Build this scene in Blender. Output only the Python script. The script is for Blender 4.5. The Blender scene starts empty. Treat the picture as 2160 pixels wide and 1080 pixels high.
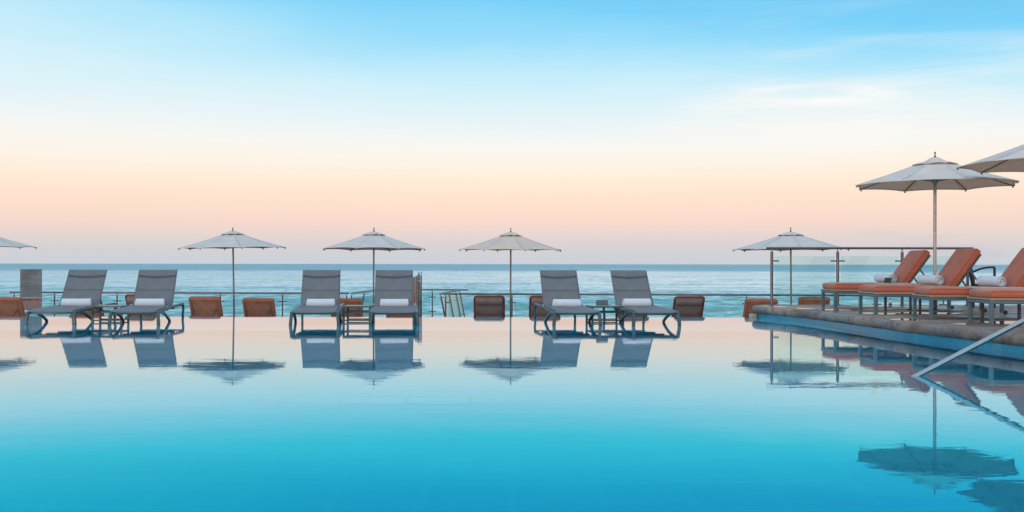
import bpy, math, random
from mathutils import Vector, Matrix, noise
random.seed(7)
sc = bpy.context.scene
COL = sc.collection
R = math.radians

# ---------------------------------------------------------------- camera
H = 0.97
cam_d = bpy.data.cameras.new("camera"); cam = bpy.data.objects.new("camera", cam_d); COL.objects.link(cam)
cam.location = (0, 0, H); cam.rotation_euler = (R(90), R(-0.075), 0)
cam_d.sensor_width = 36; cam_d.lens = 36; cam_d.shift_y = 17/2160
cam_d.clip_start = 0.05; cam_d.clip_end = 100000
sc.camera = cam
sc.render.resolution_x = 1024; sc.render.resolution_y = 512
sc.view_settings.view_transform = 'Standard'; sc.view_settings.look = 'None'
sc.view_settings.exposure = 0; sc.view_settings.gamma = 1
sc.cycles.use_denoising = True
sc.cycles.max_bounces = 10; sc.cycles.transparent_max_bounces = 12
sc.cycles.sample_clamp_indirect = 6

def lin(r, g, b, a=1):
    f = lambda c: (c/255/12.92) if c/255 <= .04045 else ((c/255+.055)/1.055)**2.4
    return (f(r), f(g), f(b), a)

# ---------------------------------------------------------------- sky
W = bpy.data.worlds.new("World"); sc.world = W; W.use_nodes = True
nt = W.node_tree; nt.nodes.clear()
def N(tree, typ, **kw):
    n = tree.nodes.new(typ)
    for k, v in kw.items():
        if k in ('operation', 'blend_type', 'data_type', 'interpolation_type', 'noise_dimensions', 'sky_type', 'distribution', 'feature', 'clamp', 'offset', 'wave_type', 'bands_direction'):
            setattr(n, k, v)
    return n
def ramp(n, stops, mode='LINEAR'):
    cr = n.color_ramp; cr.interpolation = mode
    while len(cr.elements) > 1: cr.elements.remove(cr.elements[-1])
    cr.elements[0].position = stops[0][0]; cr.elements[0].color = stops[0][1]
    for p, c in stops[1:]:
        e = cr.elements.new(p); e.color = c
def M_(tree, op, a, b=None, c=None, clamp=False):
    n = tree.nodes.new('ShaderNodeMath'); n.operation = op; n.use_clamp = clamp
    for i, v in enumerate((a, b, c)):
        if v is None: continue
        if hasattr(v, 'links') or hasattr(v, 'is_linked'): tree.links.new(v, n.inputs[i])
        else: n.inputs[i].default_value = v
    return n.outputs[0]
def smooth(tree, v, a, b, lo=0, hi=1):
    n = tree.nodes.new('ShaderNodeMapRange'); n.interpolation_type = 'SMOOTHSTEP'
    tree.links.new(v, n.inputs[0])
    n.inputs[1].default_value = a; n.inputs[2].default_value = b; n.inputs[3].default_value = lo; n.inputs[4].default_value = hi
    return n.outputs[0]
def mixc(tree, fac, a, b):
    n = tree.nodes.new('ShaderNodeMix'); n.data_type = 'RGBA'
    for i, v in ((0, fac), (6, a), (7, b)):
        if hasattr(v, 'is_linked'): tree.links.new(v, n.inputs[i])
        else: n.inputs[i].default_value = v
    return n.outputs[2]
tc = nt.nodes.new('ShaderNodeTexCoord'); sp = nt.nodes.new('ShaderNodeSeparateXYZ')
nt.links.new(tc.outputs['Generated'], sp.inputs[0])
X, Y, Z = sp.outputs
kx = M_(nt, 'ADD', M_(nt, 'MULTIPLY', M_(nt, 'MULTIPLY', X, smooth(nt, Z, 0.09, 0.22)), 0.34), 1.0)
big = nt.nodes.new('ShaderNodeTexNoise'); mpb = nt.nodes.new('ShaderNodeMapping'); mpb.inputs['Scale'].default_value = (2.0, 2.0, 9.0)
nt.links.new(tc.outputs['Generated'], mpb.inputs[0]); nt.links.new(mpb.outputs[0], big.inputs['Vector'])
big.inputs['Scale'].default_value = 1.5; big.inputs['Detail'].default_value = 5
zz = M_(nt, 'MULTIPLY', Z, kx)
zz = M_(nt, 'ADD', zz, M_(nt, 'MULTIPLY', M_(nt, 'SUBTRACT', big.outputs[0], 0.5), smooth(nt, Z, 0.08, 0.2, 0.0, 0.05)))
rp = nt.nodes.new('ShaderNodeValToRGB'); nt.links.new(zz, rp.inputs[0])
ramp(rp, [(0.0, lin(200, 209, 217)), (0.012, lin(209, 208, 213)), (0.024, lin(224, 211, 209)), (0.040, lin(245, 216, 204)), (0.060, lin(254, 224, 204)),
          (0.080, lin(254, 234, 215)), (0.098, lin(252, 242, 230)), (0.115, lin(248, 246, 241)), (0.138, lin(230, 243, 247)), (0.165, lin(208, 239, 250)),
          (0.190, lin(183, 231, 250)), (0.215, lin(152, 220, 250)), (0.245, lin(120, 207, 248)), (0.30, lin(112, 198, 242)), (0.45, (.42, .75, 1.05, 1)), (0.8, (.85, 1.10, 1.35, 1))])
# sunrise side, behind the camera
rb = nt.nodes.new('ShaderNodeValToRGB'); nt.links.new(Z, rb.inputs[0])
ramp(rb, [(0.0, (1.35, 1.0, .72, 1)), (0.1, (1.4, 1.2, .98, 1)), (0.3, (1.15, 1.25, 1.30, 1)), (0.8, (.85, 1.10, 1.35, 1))])
skyc = mixc(nt, smooth(nt, Y, 0.25, -0.6), rp.outputs[0], rb.outputs[0])
# wispy clouds to the right
cn = nt.nodes.new('ShaderNodeTexNoise'); mp = nt.nodes.new('ShaderNodeMapping'); mp.inputs['Scale'].default_value = (2.6, 2.6, 26)
mp.inputs['Rotation'].default_value = (0, R(4), 0)
nt.links.new(tc.outputs['Generated'], mp.inputs[0]); nt.links.new(mp.outputs[0], cn.inputs['Vector'])
cn.inputs['Scale'].default_value = 1.7; cn.inputs['Detail'].default_value = 8; cn.inputs['Roughness'].default_value = 0.6; cn.inputs['Distortion'].default_value = 0.6
c1 = smooth(nt, cn.outputs[0], 0.47, 0.72)
w1 = M_(nt, 'MULTIPLY', smooth(nt, X, 0.05, 0.30), M_(nt, 'MULTIPLY', smooth(nt, Z, 0.075, 0.12), smooth(nt, Z, 0.24, 0.15, .22, 1)))
skyc = mixc(nt, M_(nt, 'MULTIPLY', M_(nt, 'MULTIPLY', c1, w1), 0.5), skyc, lin(244, 246, 248))
ex = M_(nt, 'DIVIDE', M_(nt, 'SUBTRACT', X, 0.285), 0.17); ez = M_(nt, 'DIVIDE', M_(nt, 'SUBTRACT', Z, 0.135), 0.042)
glow = smooth(nt, M_(nt, 'ADD', M_(nt, 'MULTIPLY', ex, ex), M_(nt, 'MULTIPLY', ez, ez)), 1.0, 0.0)
glow = M_(nt, 'MULTIPLY', glow, M_(nt, 'ADD', 0.35, M_(nt, 'MULTIPLY', smooth(nt, cn.outputs[0], 0.38, 0.62), 0.6)))
skyc = mixc(nt, M_(nt, 'MULTIPLY', glow, 0.85), skyc, lin(251, 247, 243))
wx = M_(nt, 'DIVIDE', M_(nt, 'SUBTRACT', X, 0.285), 0.085); wz = M_(nt, 'DIVIDE', M_(nt, 'SUBTRACT', Z, M_(nt, 'SUBTRACT', 0.157, M_(nt, 'MULTIPLY', M_(nt, 'SUBTRACT', X, 0.285), 0.05))), 0.011)
wisp = smooth(nt, M_(nt, 'ADD', M_(nt, 'MULTIPLY', wx, wx), M_(nt, 'MULTIPLY', wz, wz)), 1.0, 0.1)
wn_ = nt.nodes.new('ShaderNodeTexNoise'); wm_ = nt.nodes.new('ShaderNodeMapping'); wm_.inputs['Scale'].default_value = (9, 9, 60); nt.links.new(tc.outputs['Generated'], wm_.inputs[0]); nt.links.new(wm_.outputs[0], wn_.inputs['Vector'])
wn_.inputs['Scale'].default_value = 1.6; wn_.inputs['Detail'].default_value = 7
wisp = M_(nt, 'MULTIPLY', wisp, smooth(nt, wn_.outputs[0], 0.36, 0.62))
skyc = mixc(nt, M_(nt, 'MULTIPLY', wisp, 0.85), skyc, lin(254, 252, 252))
cn2 = nt.nodes.new('ShaderNodeTexNoise'); mp2 = nt.nodes.new('ShaderNodeMapping'); mp2.inputs['Scale'].default_value = (4, 4, 22); mp2.inputs['Location'].default_value = (3, 1, 2)
nt.links.new(tc.outputs['Generated'], mp2.inputs[0]); nt.links.new(mp2.outputs[0], cn2.inputs['Vector'])
cn2.inputs['Scale'].default_value = 2.2; cn2.inputs['Detail'].default_value = 6
c2 = smooth(nt, cn2.outputs[0], 0.45, 0.62)
w2 = M_(nt, 'MULTIPLY', smooth(nt, X, 0.20, 0.42), M_(nt, 'MULTIPLY', smooth(nt, Z, -0.01, 0.01), smooth(nt, Z, 0.04, 0.022)))
skyc = mixc(nt, M_(nt, 'MULTIPLY', M_(nt, 'MULTIPLY', c2, w2), 0.6), skyc, lin(203, 194, 206))
# physical sky adds a little of its own blue
sky = nt.nodes.new('ShaderNodeTexSky'); sky.sky_type = 'NISHITA'; sky.sun_disc = False
sky.sun_elevation = R(6); sky.sun_rotation = R(200)
bg1 = nt.nodes.new('ShaderNodeBackground'); nt.links.new(skyc, bg1.inputs[0]); bg1.inputs[1].default_value = 1.0
bg2 = nt.nodes.new('ShaderNodeBackground'); nt.links.new(sky.outputs[0], bg2.inputs[0]); bg2.inputs[1].default_value = 0.004
ad = nt.nodes.new('ShaderNodeAddShader'); nt.links.new(bg1.outputs[0], ad.inputs[0]); nt.links.new(bg2.outputs[0], ad.inputs[1])
wo = nt.nodes.new('ShaderNodeOutputWorld'); nt.links.new(ad.outputs[0], wo.inputs[0])

# soft low sun behind the camera, to the left
sd = bpy.data.lights.new("sun", 'SUN'); sun = bpy.data.objects.new("sun", sd); COL.objects.link(sun)
sd.energy = 1.0; sd.angle = R(16); sd.color = (1.0, 0.86, 0.72)
dirv = Vector((0.42, 0.90, -0.10)).normalized()
sun.rotation_euler = dirv.to_track_quat('-Z', 'Y').to_euler(); sun.location = (0, -20, 30)

# ---------------------------------------------------------------- materials
def new_mat(name):
    m = bpy.data.materials.new(name); m.use_nodes = True
    t = m.node_tree; t.nodes.clear()
    o = t.nodes.new('ShaderNodeOutputMaterial')
    return m, t, o
def pbr(name, col, rough=.5, metal=0, var=.12, vscale=6, bump=0, bscale=60, col2=None, spec=.5, transl=0, stretch=(1, 1, 1), sheen=0):
    m, t, o = new_mat(name)
    p = t.nodes.new('ShaderNodeBsdfPrincipled')
    p.inputs['Roughness'].default_value = rough; p.inputs['Metallic'].default_value = metal
    p.inputs['Specular IOR Level'].default_value = spec
    if sheen: p.inputs['Sheen Weight'].default_value = sheen
    tcn = t.nodes.new('ShaderNodeTexCoord'); mpn = t.nodes.new('ShaderNodeMapping'); mpn.inputs['Scale'].default_value = stretch
    t.links.new(tcn.outputs['Object'], mpn.inputs[0])
    n = t.nodes.new('ShaderNodeTexNoise'); n.inputs['Scale'].default_value = vscale; n.inputs['Detail'].default_value = 6; n.inputs['Roughness'].default_value = .6
    t.links.new(mpn.outputs[0], n.inputs['Vector'])
    c = (*col, 1) if len(col) == 3 else col
    if col2 is None: col2 = tuple(x*(1-var*2) for x in c[:3])
    c2 = (*col2[:3], 1)
    f = smooth(t, n.outputs[0], .35, .68)
    cc = mixc(t, f, c, c2)
    t.links.new(cc, p.inputs['Base Color'])
    rr = smooth(t, n.outputs[0], .3, .7, max(.02, rough-.08), min(1, rough+.08)); t.links.new(rr, p.inputs['Roughness'])
    if bump:
        b = t.nodes.new('ShaderNodeTexNoise'); b.inputs['Scale'].default_value = bscale; b.inputs['Detail'].default_value = 4
        t.links.new(mpn.outputs[0], b.inputs['Vector'])
        bn = t.nodes.new('ShaderNodeBump'); bn.inputs['Strength'].default_value = bump; bn.inputs['Distance'].default_value = .01
        t.links.new(b.outputs[0], bn.inputs['Height']); t.links.new(bn.outputs[0], p.inputs['Normal'])
    sh = p.outputs[0]
    if transl:
        tr = t.nodes.new('ShaderNodeBsdfTranslucent'); tr.inputs[0].default_value = (.92, .64, .46, 1)
        mx = t.nodes.new('ShaderNodeMixShader'); mx.inputs[0].default_value = transl
        t.links.new(sh, mx.inputs[1]); t.links.new(tr.outputs[0], mx.inputs[2]); sh = mx.outputs[0]
    t.links.new(sh, o.inputs[0])
    return m
MAT = {}
MAT['canvas'] = pbr('canvas', (.55, .53, .52), .85, var=.05, vscale=3, bump=.15, bscale=300, transl=.15)
MAT['canvas_deck'] = pbr('canvas_deck', (.74, .74, .74), .85, var=.05, vscale=3, bump=.15, bscale=300, transl=.42)
MAT['canvas_cream'] = pbr('canvas_cream', (.62, .53, .47), .85, var=.05, vscale=3, bump=.15, bscale=300, transl=.20)
MAT['pole'] = pbr('pole_bronze', (.17, .14, .13), .42, .4, var=.08)
MAT['pole_pale'] = pbr('pole_pale', (.40, .35, .32), .42, .3, var=.06)
MAT['finial'] = pbr('finial_dark', (.06, .035, .025), .4)
MAT['rib'] = pbr('umbrella_rib', (.36, .32, .28), .5, .1)
MAT['sling'] = pbr('grey_sling', (.106, .119, .138), .62, var=.05, vscale=5, bump=.25, bscale=500)
MAT['sling_band'] = pbr('grey_sling_band', (.050, .058, .075), .65, var=.05, bump=.2, bscale=500)
MAT['resin'] = pbr('grey_green_frame', (.045, .078, .088), .36, .2, var=.15, vscale=9)
MAT['towel'] = pbr('white_terry', (.53, .58, .67), .95, var=.03, vscale=12, bump=.9, bscale=160, sheen=.3)
MAT['rust'] = pbr('rust_cushion', (.39, .098, .056), .88, var=.09, vscale=4, bump=.25, bscale=260, sheen=.15)
MAT['rust_piping'] = pbr('rust_piping', (.26, .065, .04), .8)
MAT['bluesteel'] = pbr('blue_grey_paint', (.075, .13, .16), .36, .15, var=.08)
MAT['teak'] = pbr('teak_trim', (.48, .27, .17), .55, var=.2, vscale=12, stretch=(1, 8, 8))
MAT['brown_sling'] = pbr('brown_sling', (.26, .12, .082), .8, var=.1, bump=.3, bscale=400)
MAT['orange_frame'] = pbr('terracotta_frame', (.30, .10, .055), .7, var=.12)
MAT['tan'] = pbr('tan_welt', (.42, .18, .10), .7)
MAT['mauve_sling'] = pbr('taupe_sling', (.19, .15, .145), .8, var=.08, bump=.3, bscale=400)
MAT['red_frame'] = pbr('red_brown_frame', (.20, .045, .035), .5, var=.1)
MAT['dark_leg'] = pbr('dark_leg', (.07, .065, .07), .45, .2)
MAT['steel'] = pbr('brushed_steel', (.30, .34, .37), .20, 1.0, var=.04, vscale=20)
MAT['rail'] = pbr('rail_steel', (.13, .12, .125), .42, .45, var=.1)
MAT['clamp'] = pbr('clamp_dark', (.035, .035, .04), .35, .4)
MAT['black_wicker'] = pbr('black_wicker', (.018, .018, .022), .5, var=.3, vscale=80, bump=1, bscale=120)
MAT['menu'] = pbr('menu_holder', (.045, .075, .085), .3)
MAT['menu_pale'] = pbr('menu_holder_side', (.30, .36, .37), .4)
MAT['tabletop'] = pbr('table_slats', (.42, .43, .42), .35, .2)
MAT['stonetop'] = pbr('pale_table_top', (.42, .36, .36), .4, var=.08)
MAT['board'] = pbr('sign_grey', (.10, .14, .185), .5, var=.04)
MAT['board_text'] = pbr('sign_text', (.062, .080, .10), .6)
MAT['board_red'] = pbr('sign_red', (.28, .075, .06), .55)
MAT['board_wood'] = pbr('sign_mauve_wood', (.24, .16, .165), .6, var=.15, vscale=8, stretch=(1, 1, 12))
MAT['beige'] = pbr('beige_panel', (.22, .175, .155), .7, var=.06)
MAT['bottle'] = pbr('bottle_plastic', (.75, .76, .76), .25)
MAT['plaster'] = pbr('plaster', (.42, .38, .33), .85, bump=.2, bscale=40)
MAT['terrace'] = pbr('terrace_stone', (.30, .26, .24), .75, bump=.3, bscale=30)
MAT['etch'] = pbr('etched_glass', (.5, .62, .62), .6)
MAT['rubber'] = pbr('black_rubber', (.02, .02, .02), .7)

# concrete deck: worn, blotchy, wet in patches
def deck_mat():
    m, t, o = new_mat('worn_wet_concrete')
    p = t.nodes.new('ShaderNodeBsdfPrincipled'); tcn = t.nodes.new('ShaderNodeTexCoord')
    def noi(s, d, r=.6, st=(1, 1, 1)):
        mpn = t.nodes.new('ShaderNodeMapping'); mpn.inputs['Scale'].default_value = st
        t.links.new(tcn.outputs['Object'], mpn.inputs[0])
        n = t.nodes.new('ShaderNodeTexNoise'); n.inputs['Scale'].default_value = s; n.inputs['Detail'].default_value = d; n.inputs['Roughness'].default_value = r
        t.links.new(mpn.outputs[0], n.inputs['Vector']); return n.outputs[0]
    a = noi(1.1, 8); b = noi(9, 8, .7); c = noi(60, 4)
    col = mixc(t, smooth(t, a, .35, .65), (.29, .215, .18, 1), (.135, .090, .074, 1))
    col = mixc(t, smooth(t, b, .50, .62, 0, .75), col, (.065, .048, .045, 1))
    col = mixc(t, smooth(t, c, .55, .75, 0, .5), col, (.27, .23, .225, 1))
    wet = smooth(t, noi(.9, 5, .55, (1, 1.6, 1)), .46, .60)
    col = mixc(t, M_(t, 'MULTIPLY', wet, .45), col, (.085, .068, .068, 1))
    # pale lime bloom
    col = mixc(t, smooth(t, noi(2.6, 7, .75), .62, .72, 0, .6), col, (.42, .39, .40, 1))
    t.links.new(col, p.inputs['Base Color'])
    ro = M_(t, 'SUBTRACT', .82, M_(t, 'MULTIPLY', wet, .50)); t.links.new(ro, p.inputs['Roughness'])
    bn = t.nodes.new('ShaderNodeBump'); bn.inputs['Strength'].default_value = .5; bn.inputs['Distance'].default_value = .012
    hh = M_(t, 'ADD', M_(t, 'MULTIPLY', b, .8), M_(t, 'MULTIPLY', c, .3)); t.links.new(hh, bn.inputs['Height']); t.links.new(bn.outputs[0], p.inputs['Normal'])
    t.links.new(p.outputs[0], o.inputs[0]); return m
MAT['deck'] = deck_mat()
def tile_mat(name, c1, c2, grout, scale, c3=None, yb=None, rough=.25, grime=0, gk=.5):
    m, t, o = new_mat(name)
    p = t.nodes.new('ShaderNodeBsdfPrincipled'); tcn = t.nodes.new('ShaderNodeTexCoord')
    sx = t.nodes.new('ShaderNodeSeparateXYZ'); t.links.new(tcn.outputs['Object'], sx.inputs[0])
    # grid lines on the two axes that run along the face
    geo = t.nodes.new('ShaderNodeNewGeometry'); sn = t.nodes.new('ShaderNodeSeparateXYZ'); t.links.new(geo.outputs['Normal'], sn.inputs[0])
    vert = smooth(t, M_(t, 'ABSOLUTE', sn.outputs[2]), .4, .6)      # 1 = floor
    def line(v, w=.07):
        f = M_(t, 'FRACT', M_(t, 'MULTIPLY', v, scale)); d = M_(t, 'ABSOLUTE', M_(t, 'SUBTRACT', f, .5))
        return smooth(t, d, .5-w, .5-w*.5)
    lx = line(sx.outputs[0]); ly = line(sx.outputs[1]); lz = line(sx.outputs[2])
    facex = smooth(t, M_(t, 'ABSOLUTE', sn.outputs[0]), .3, .6)
    g_floor = M_(t, 'MAXIMUM', lx, ly)
    lh = M_(t, 'ADD', M_(t, 'MULTIPLY', ly, facex), M_(t, 'MULTIPLY', lx, M_(t, 'SUBTRACT', 1, facex)))
    g_wall = M_(t, 'MAXIMUM', lz, lh)
    g = M_(t, 'ADD', M_(t, 'MULTIPLY', g_floor, vert), M_(t, 'MULTIPLY', g_wall, M_(t, 'SUBTRACT', 1, vert)))
    wn = t.nodes.new('ShaderNodeTexWhiteNoise'); wn.noise_dimensions = '3D'
    vm = t.nodes.new('ShaderNodeVectorMath'); vm.operation = 'SCALE'; vm.inputs['Scale'].default_value = scale; t.links.new(tcn.outputs['Object'], vm.inputs[0])
    vo = t.nodes.new('ShaderNodeVectorMath'); vo.operation = 'ADD'; vo.inputs[1].default_value = (.5, .5, .5); t.links.new(vm.outputs[0], vo.inputs[0])
    vf = t.nodes.new('ShaderNodeVectorMath'); vf.operation = 'FLOOR'; t.links.new(vo.outputs[0], vf.inputs[0]); t.links.new(vf.outputs[0], wn.inputs['Vector'])
    col = mixc(t, wn.outputs[0], (*c1, 1), (*c2, 1))
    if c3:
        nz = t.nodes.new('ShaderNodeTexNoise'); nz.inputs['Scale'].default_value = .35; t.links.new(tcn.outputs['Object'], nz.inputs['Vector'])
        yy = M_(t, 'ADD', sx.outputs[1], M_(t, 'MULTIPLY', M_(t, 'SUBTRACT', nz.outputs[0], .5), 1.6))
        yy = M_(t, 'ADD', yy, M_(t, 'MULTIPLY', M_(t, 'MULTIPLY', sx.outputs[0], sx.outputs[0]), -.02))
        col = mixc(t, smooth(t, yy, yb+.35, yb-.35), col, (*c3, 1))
    col = mixc(t, M_(t, 'MULTIPLY', g, gk), col, (*grout, 1))
    if grime:
        nz2 = t.nodes.new('ShaderNodeTexNoise'); nz2.inputs['Scale'].default_value = 3.5; nz2.inputs['Detail'].default_value = 8; nz2.inputs['Roughness'].default_value = .7
        t.links.new(tcn.outputs['Object'], nz2.inputs['Vector'])
        col = mixc(t, smooth(t, nz2.outputs[0], .55, .70, 0, grime), col, (.35, .52, .55, 1))
    t.links.new(col, p.inputs['Base Color']); p.inputs['Roughness'].default_value = rough
    t.links.new(p.outputs[0], o.inputs[0]); return m
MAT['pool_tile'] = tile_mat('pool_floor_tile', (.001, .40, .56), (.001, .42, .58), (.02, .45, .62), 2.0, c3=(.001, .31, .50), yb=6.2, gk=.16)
MAT['ledge_tile'] = tile_mat('pool_ledge_tile', (.001, .58, .76), (.001, .60, .78), (.01, .62, .80), 3.0)
MAT['wall_tile'] = tile_mat('waterline_mosaic', (.0, .17, .30), (.001, .25, .41), (.01, .35, .50), 22.0, rough=.22, grime=.2)

def water_mat():
    m, t, o = new_mat('pool_water')
    fr = t.nodes.new('ShaderNodeFresnel'); fr.inputs[0].default_value = 1.333
    gl = t.nodes.new('ShaderNodeBsdfGlossy'); gl.inputs['Roughness'].default_value = 0.0
    rf = t.nodes.new('ShaderNodeBsdfRefraction'); rf.inputs['IOR'].default_value = 1.333; rf.inputs['Roughness'].default_value = 0.0
    rf.inputs['Color'].default_value = (.80, .97, 1.0, 1)
    tcn = t.nodes.new('ShaderNodeTexCoord')
    def noi(s, st, d=2):
        mpn = t.nodes.new('ShaderNodeMapping'); mpn.inputs['Scale'].default_value = st
        t.links.new(tcn.outputs['Object'], mpn.inputs[0])
        n = t.nodes.new('ShaderNodeTexNoise'); n.inputs['Scale'].default_value = s; n.inputs['Detail'].default_value = d
        t.links.new(mpn.outputs[0], n.inputs['Vector']); return n.outputs[0]
    h = M_(t, 'ADD', M_(t, 'MULTIPLY', noi(1.0, (1.0, 2.6, 1)), 1.0), M_(t, 'MULTIPLY', noi(4.2, (1.0, 2.2, 1)), .36))
    h = M_(t, 'ADD', h, M_(t, 'MULTIPLY', noi(14, (.8, 2, 1)), .07))
    bn = t.nodes.new('ShaderNodeBump'); bn.inputs['Strength'].default_value = 1.0; bn.inputs['Distance'].default_value = .0008
    t.links.new(h, bn.inputs['Height'])
    for n in (gl, rf, fr): t.links.new(bn.outputs[0], n.inputs['Normal'])
    gl.inputs['Color'].default_value = (.99, .99, 1, 1)
    fc = t.nodes.new('ShaderNodeValToRGB'); t.links.new(fr.outputs[0], fc.inputs[0])
    g_ = lambda v: (v, v, v, 1)
    ramp(fc, [(0.0, g_(.0)), (.02, g_(.02)), (.25, g_(.28)), (.36, g_(.46)), (.46, g_(.63)), (.55, g_(.68)), (.65, g_(.74)), (.80, g_(.79)), (1, g_(.86))])
    tn = t.nodes.new('ShaderNodeValToRGB'); t.links.new(fr.outputs[0], tn.inputs[0])
    ramp(tn, [(0.0, (.05, .95, 1, 1)), (.25, (.01, .96, 1, 1)), (.36, (.12, .95, 1, 1)), (.40, (.30, .91, 1, 1)), (.45, (.50, .91, 1, 1)), (.52, (.68, .94, 1, 1)), (.58, (.90, .99, 1, 1)), (.66, (1, .99, .99, 1))]); t.links.new(tn.outputs[0], gl.inputs['Color'])
    mx = t.nodes.new('ShaderNodeMixShader'); t.links.new(fc.outputs[0], mx.inputs[0]); t.links.new(rf.outputs[0], mx.inputs[1]); t.links.new(gl.outputs[0], mx.inputs[2])
    t.links.new(mx.outputs[0], o.inputs[0]); return m
MAT['water'] = water_mat()
def puddle_mat():
    m, t, o = new_mat('puddle_water')
    fr = t.nodes.new('ShaderNodeFresnel'); fr.inputs[0].default_value = 1.4
    gl = t.nodes.new('ShaderNodeBsdfGlossy'); gl.inputs['Roughness'].default_value = 0.02
    rf = t.nodes.new('ShaderNodeBsdfTransparent'); rf.inputs[0].default_value = (.6, .6, .6, 1)
    mx = t.nodes.new('ShaderNodeMixShader'); t.links.new(fr.outputs[0], mx.inputs[0]); t.links.new(rf.outputs[0], mx.inputs[1]); t.links.new(gl.outputs[0], mx.inputs[2])
    t.links.new(mx.outputs[0], o.inputs[0]); return m
MAT['puddle'] = puddle_mat()
def glass_mat():
    m, t, o = new_mat('rail_glass')
    fr = t.nodes.new('ShaderNodeFresnel'); fr.inputs[0].default_value = 1.45
    gl = t.nodes.new('ShaderNodeBsdfGlossy'); gl.inputs['Roughness'].default_value = 0.02; gl.inputs['Color'].default_value = (.9, 1, .98, 1)
    tr = t.nodes.new('ShaderNodeBsdfTransparent'); tr.inputs[0].default_value = (.87, .955, .945, 1)
    mx = t.nodes.new('ShaderNodeMixShader'); t.links.new(M_(t, 'MULTIPLY', fr.outputs[0], .8), mx.inputs[0]); t.links.new(tr.outputs[0], mx.inputs[1]); t.links.new(gl.outputs[0], mx.inputs[2])
    t.links.new(mx.outputs[0], o.inputs[0]); return m
MAT['glass'] = glass_mat()
def sea_mat():
    m, t, o = new_mat('sea_water')
    p = t.nodes.new('ShaderNodeBsdfPrincipled'); tcn = t.nodes.new('ShaderNodeTexCoord')
    sx = t.nodes.new('ShaderNodeSeparateXYZ'); t.links.new(tcn.outputs['Object'], sx.inputs[0])
    def noi(s, st, d=3, r=.55, dist=0):
        mpn = t.nodes.new('ShaderNodeMapping'); mpn.inputs['Scale'].default_value = st
        t.links.new(tcn.outputs['Object'], mpn.inputs[0])
        n = t.nodes.new('ShaderNodeTexNoise'); n.inputs['Scale'].default_value = s; n.inputs['Detail'].default_value = d; n.inputs['Roughness'].default_value = r; n.inputs['Distortion'].default_value = dist
        t.links.new(mpn.outputs[0], n.inputs['Vector']); return n.outputs[0]
    Yd = sx.outputs[1]
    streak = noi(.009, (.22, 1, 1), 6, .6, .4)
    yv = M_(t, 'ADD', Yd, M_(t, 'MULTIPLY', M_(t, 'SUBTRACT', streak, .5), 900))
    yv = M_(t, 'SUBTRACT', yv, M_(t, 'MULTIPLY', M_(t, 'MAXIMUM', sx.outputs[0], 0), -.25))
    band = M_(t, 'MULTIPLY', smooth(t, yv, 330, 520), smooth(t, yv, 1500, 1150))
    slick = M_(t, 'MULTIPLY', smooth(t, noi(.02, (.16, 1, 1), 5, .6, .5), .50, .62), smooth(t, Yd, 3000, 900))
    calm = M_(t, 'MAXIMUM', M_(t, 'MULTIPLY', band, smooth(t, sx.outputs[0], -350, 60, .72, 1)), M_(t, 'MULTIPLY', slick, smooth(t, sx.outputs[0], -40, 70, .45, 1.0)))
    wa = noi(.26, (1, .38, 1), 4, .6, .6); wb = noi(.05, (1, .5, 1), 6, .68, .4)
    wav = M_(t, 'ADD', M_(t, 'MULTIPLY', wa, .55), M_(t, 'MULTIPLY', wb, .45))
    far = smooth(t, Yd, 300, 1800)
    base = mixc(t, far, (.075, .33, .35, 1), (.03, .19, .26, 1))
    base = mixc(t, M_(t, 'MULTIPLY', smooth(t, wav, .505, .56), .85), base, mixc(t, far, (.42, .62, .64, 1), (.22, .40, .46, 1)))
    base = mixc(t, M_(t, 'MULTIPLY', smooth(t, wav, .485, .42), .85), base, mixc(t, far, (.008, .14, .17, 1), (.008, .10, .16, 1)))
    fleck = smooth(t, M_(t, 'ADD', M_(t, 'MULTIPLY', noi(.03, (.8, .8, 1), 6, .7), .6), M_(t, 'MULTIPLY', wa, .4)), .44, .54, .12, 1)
    base = mixc(t, M_(t, 'MULTIPLY', M_(t, 'MULTIPLY', calm, fleck), .85), base, mixc(t, smooth(t, sx.outputs[0], -250, 120), (.46, .55, .59, 1), (.74, .70, .68, 1)))  # sky reflection on calm water painted into the base colour, warmer to the right
    t.links.new(base, p.inputs['Base Color'])
    ro = M_(t, 'SUBTRACT', .34, M_(t, 'MULTIPLY', calm, .10)); t.links.new(ro, p.inputs['Roughness'])
    p.inputs['IOR'].default_value = 1.33
    h = M_(t, 'ADD', M_(t, 'MULTIPLY', wav, 1.0), M_(t, 'MULTIPLY', noi(.5, (1, 1, 1), 6, .7), .15))
    bn = t.nodes.new('ShaderNodeBump'); bn.inputs['Distance'].default_value = 2.6
    t.links.new(M_(t, 'SUBTRACT', 1.0, M_(t, 'MULTIPLY', calm, .55)), bn.inputs['Strength'])
    t.links.new(h, bn.inputs['Height']); t.links.new(bn.outputs[0], p.inputs['Normal'])
    t.links.new(p.outputs[0], o.inputs[0]); return m
MAT['sea'] = sea_mat()

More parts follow.
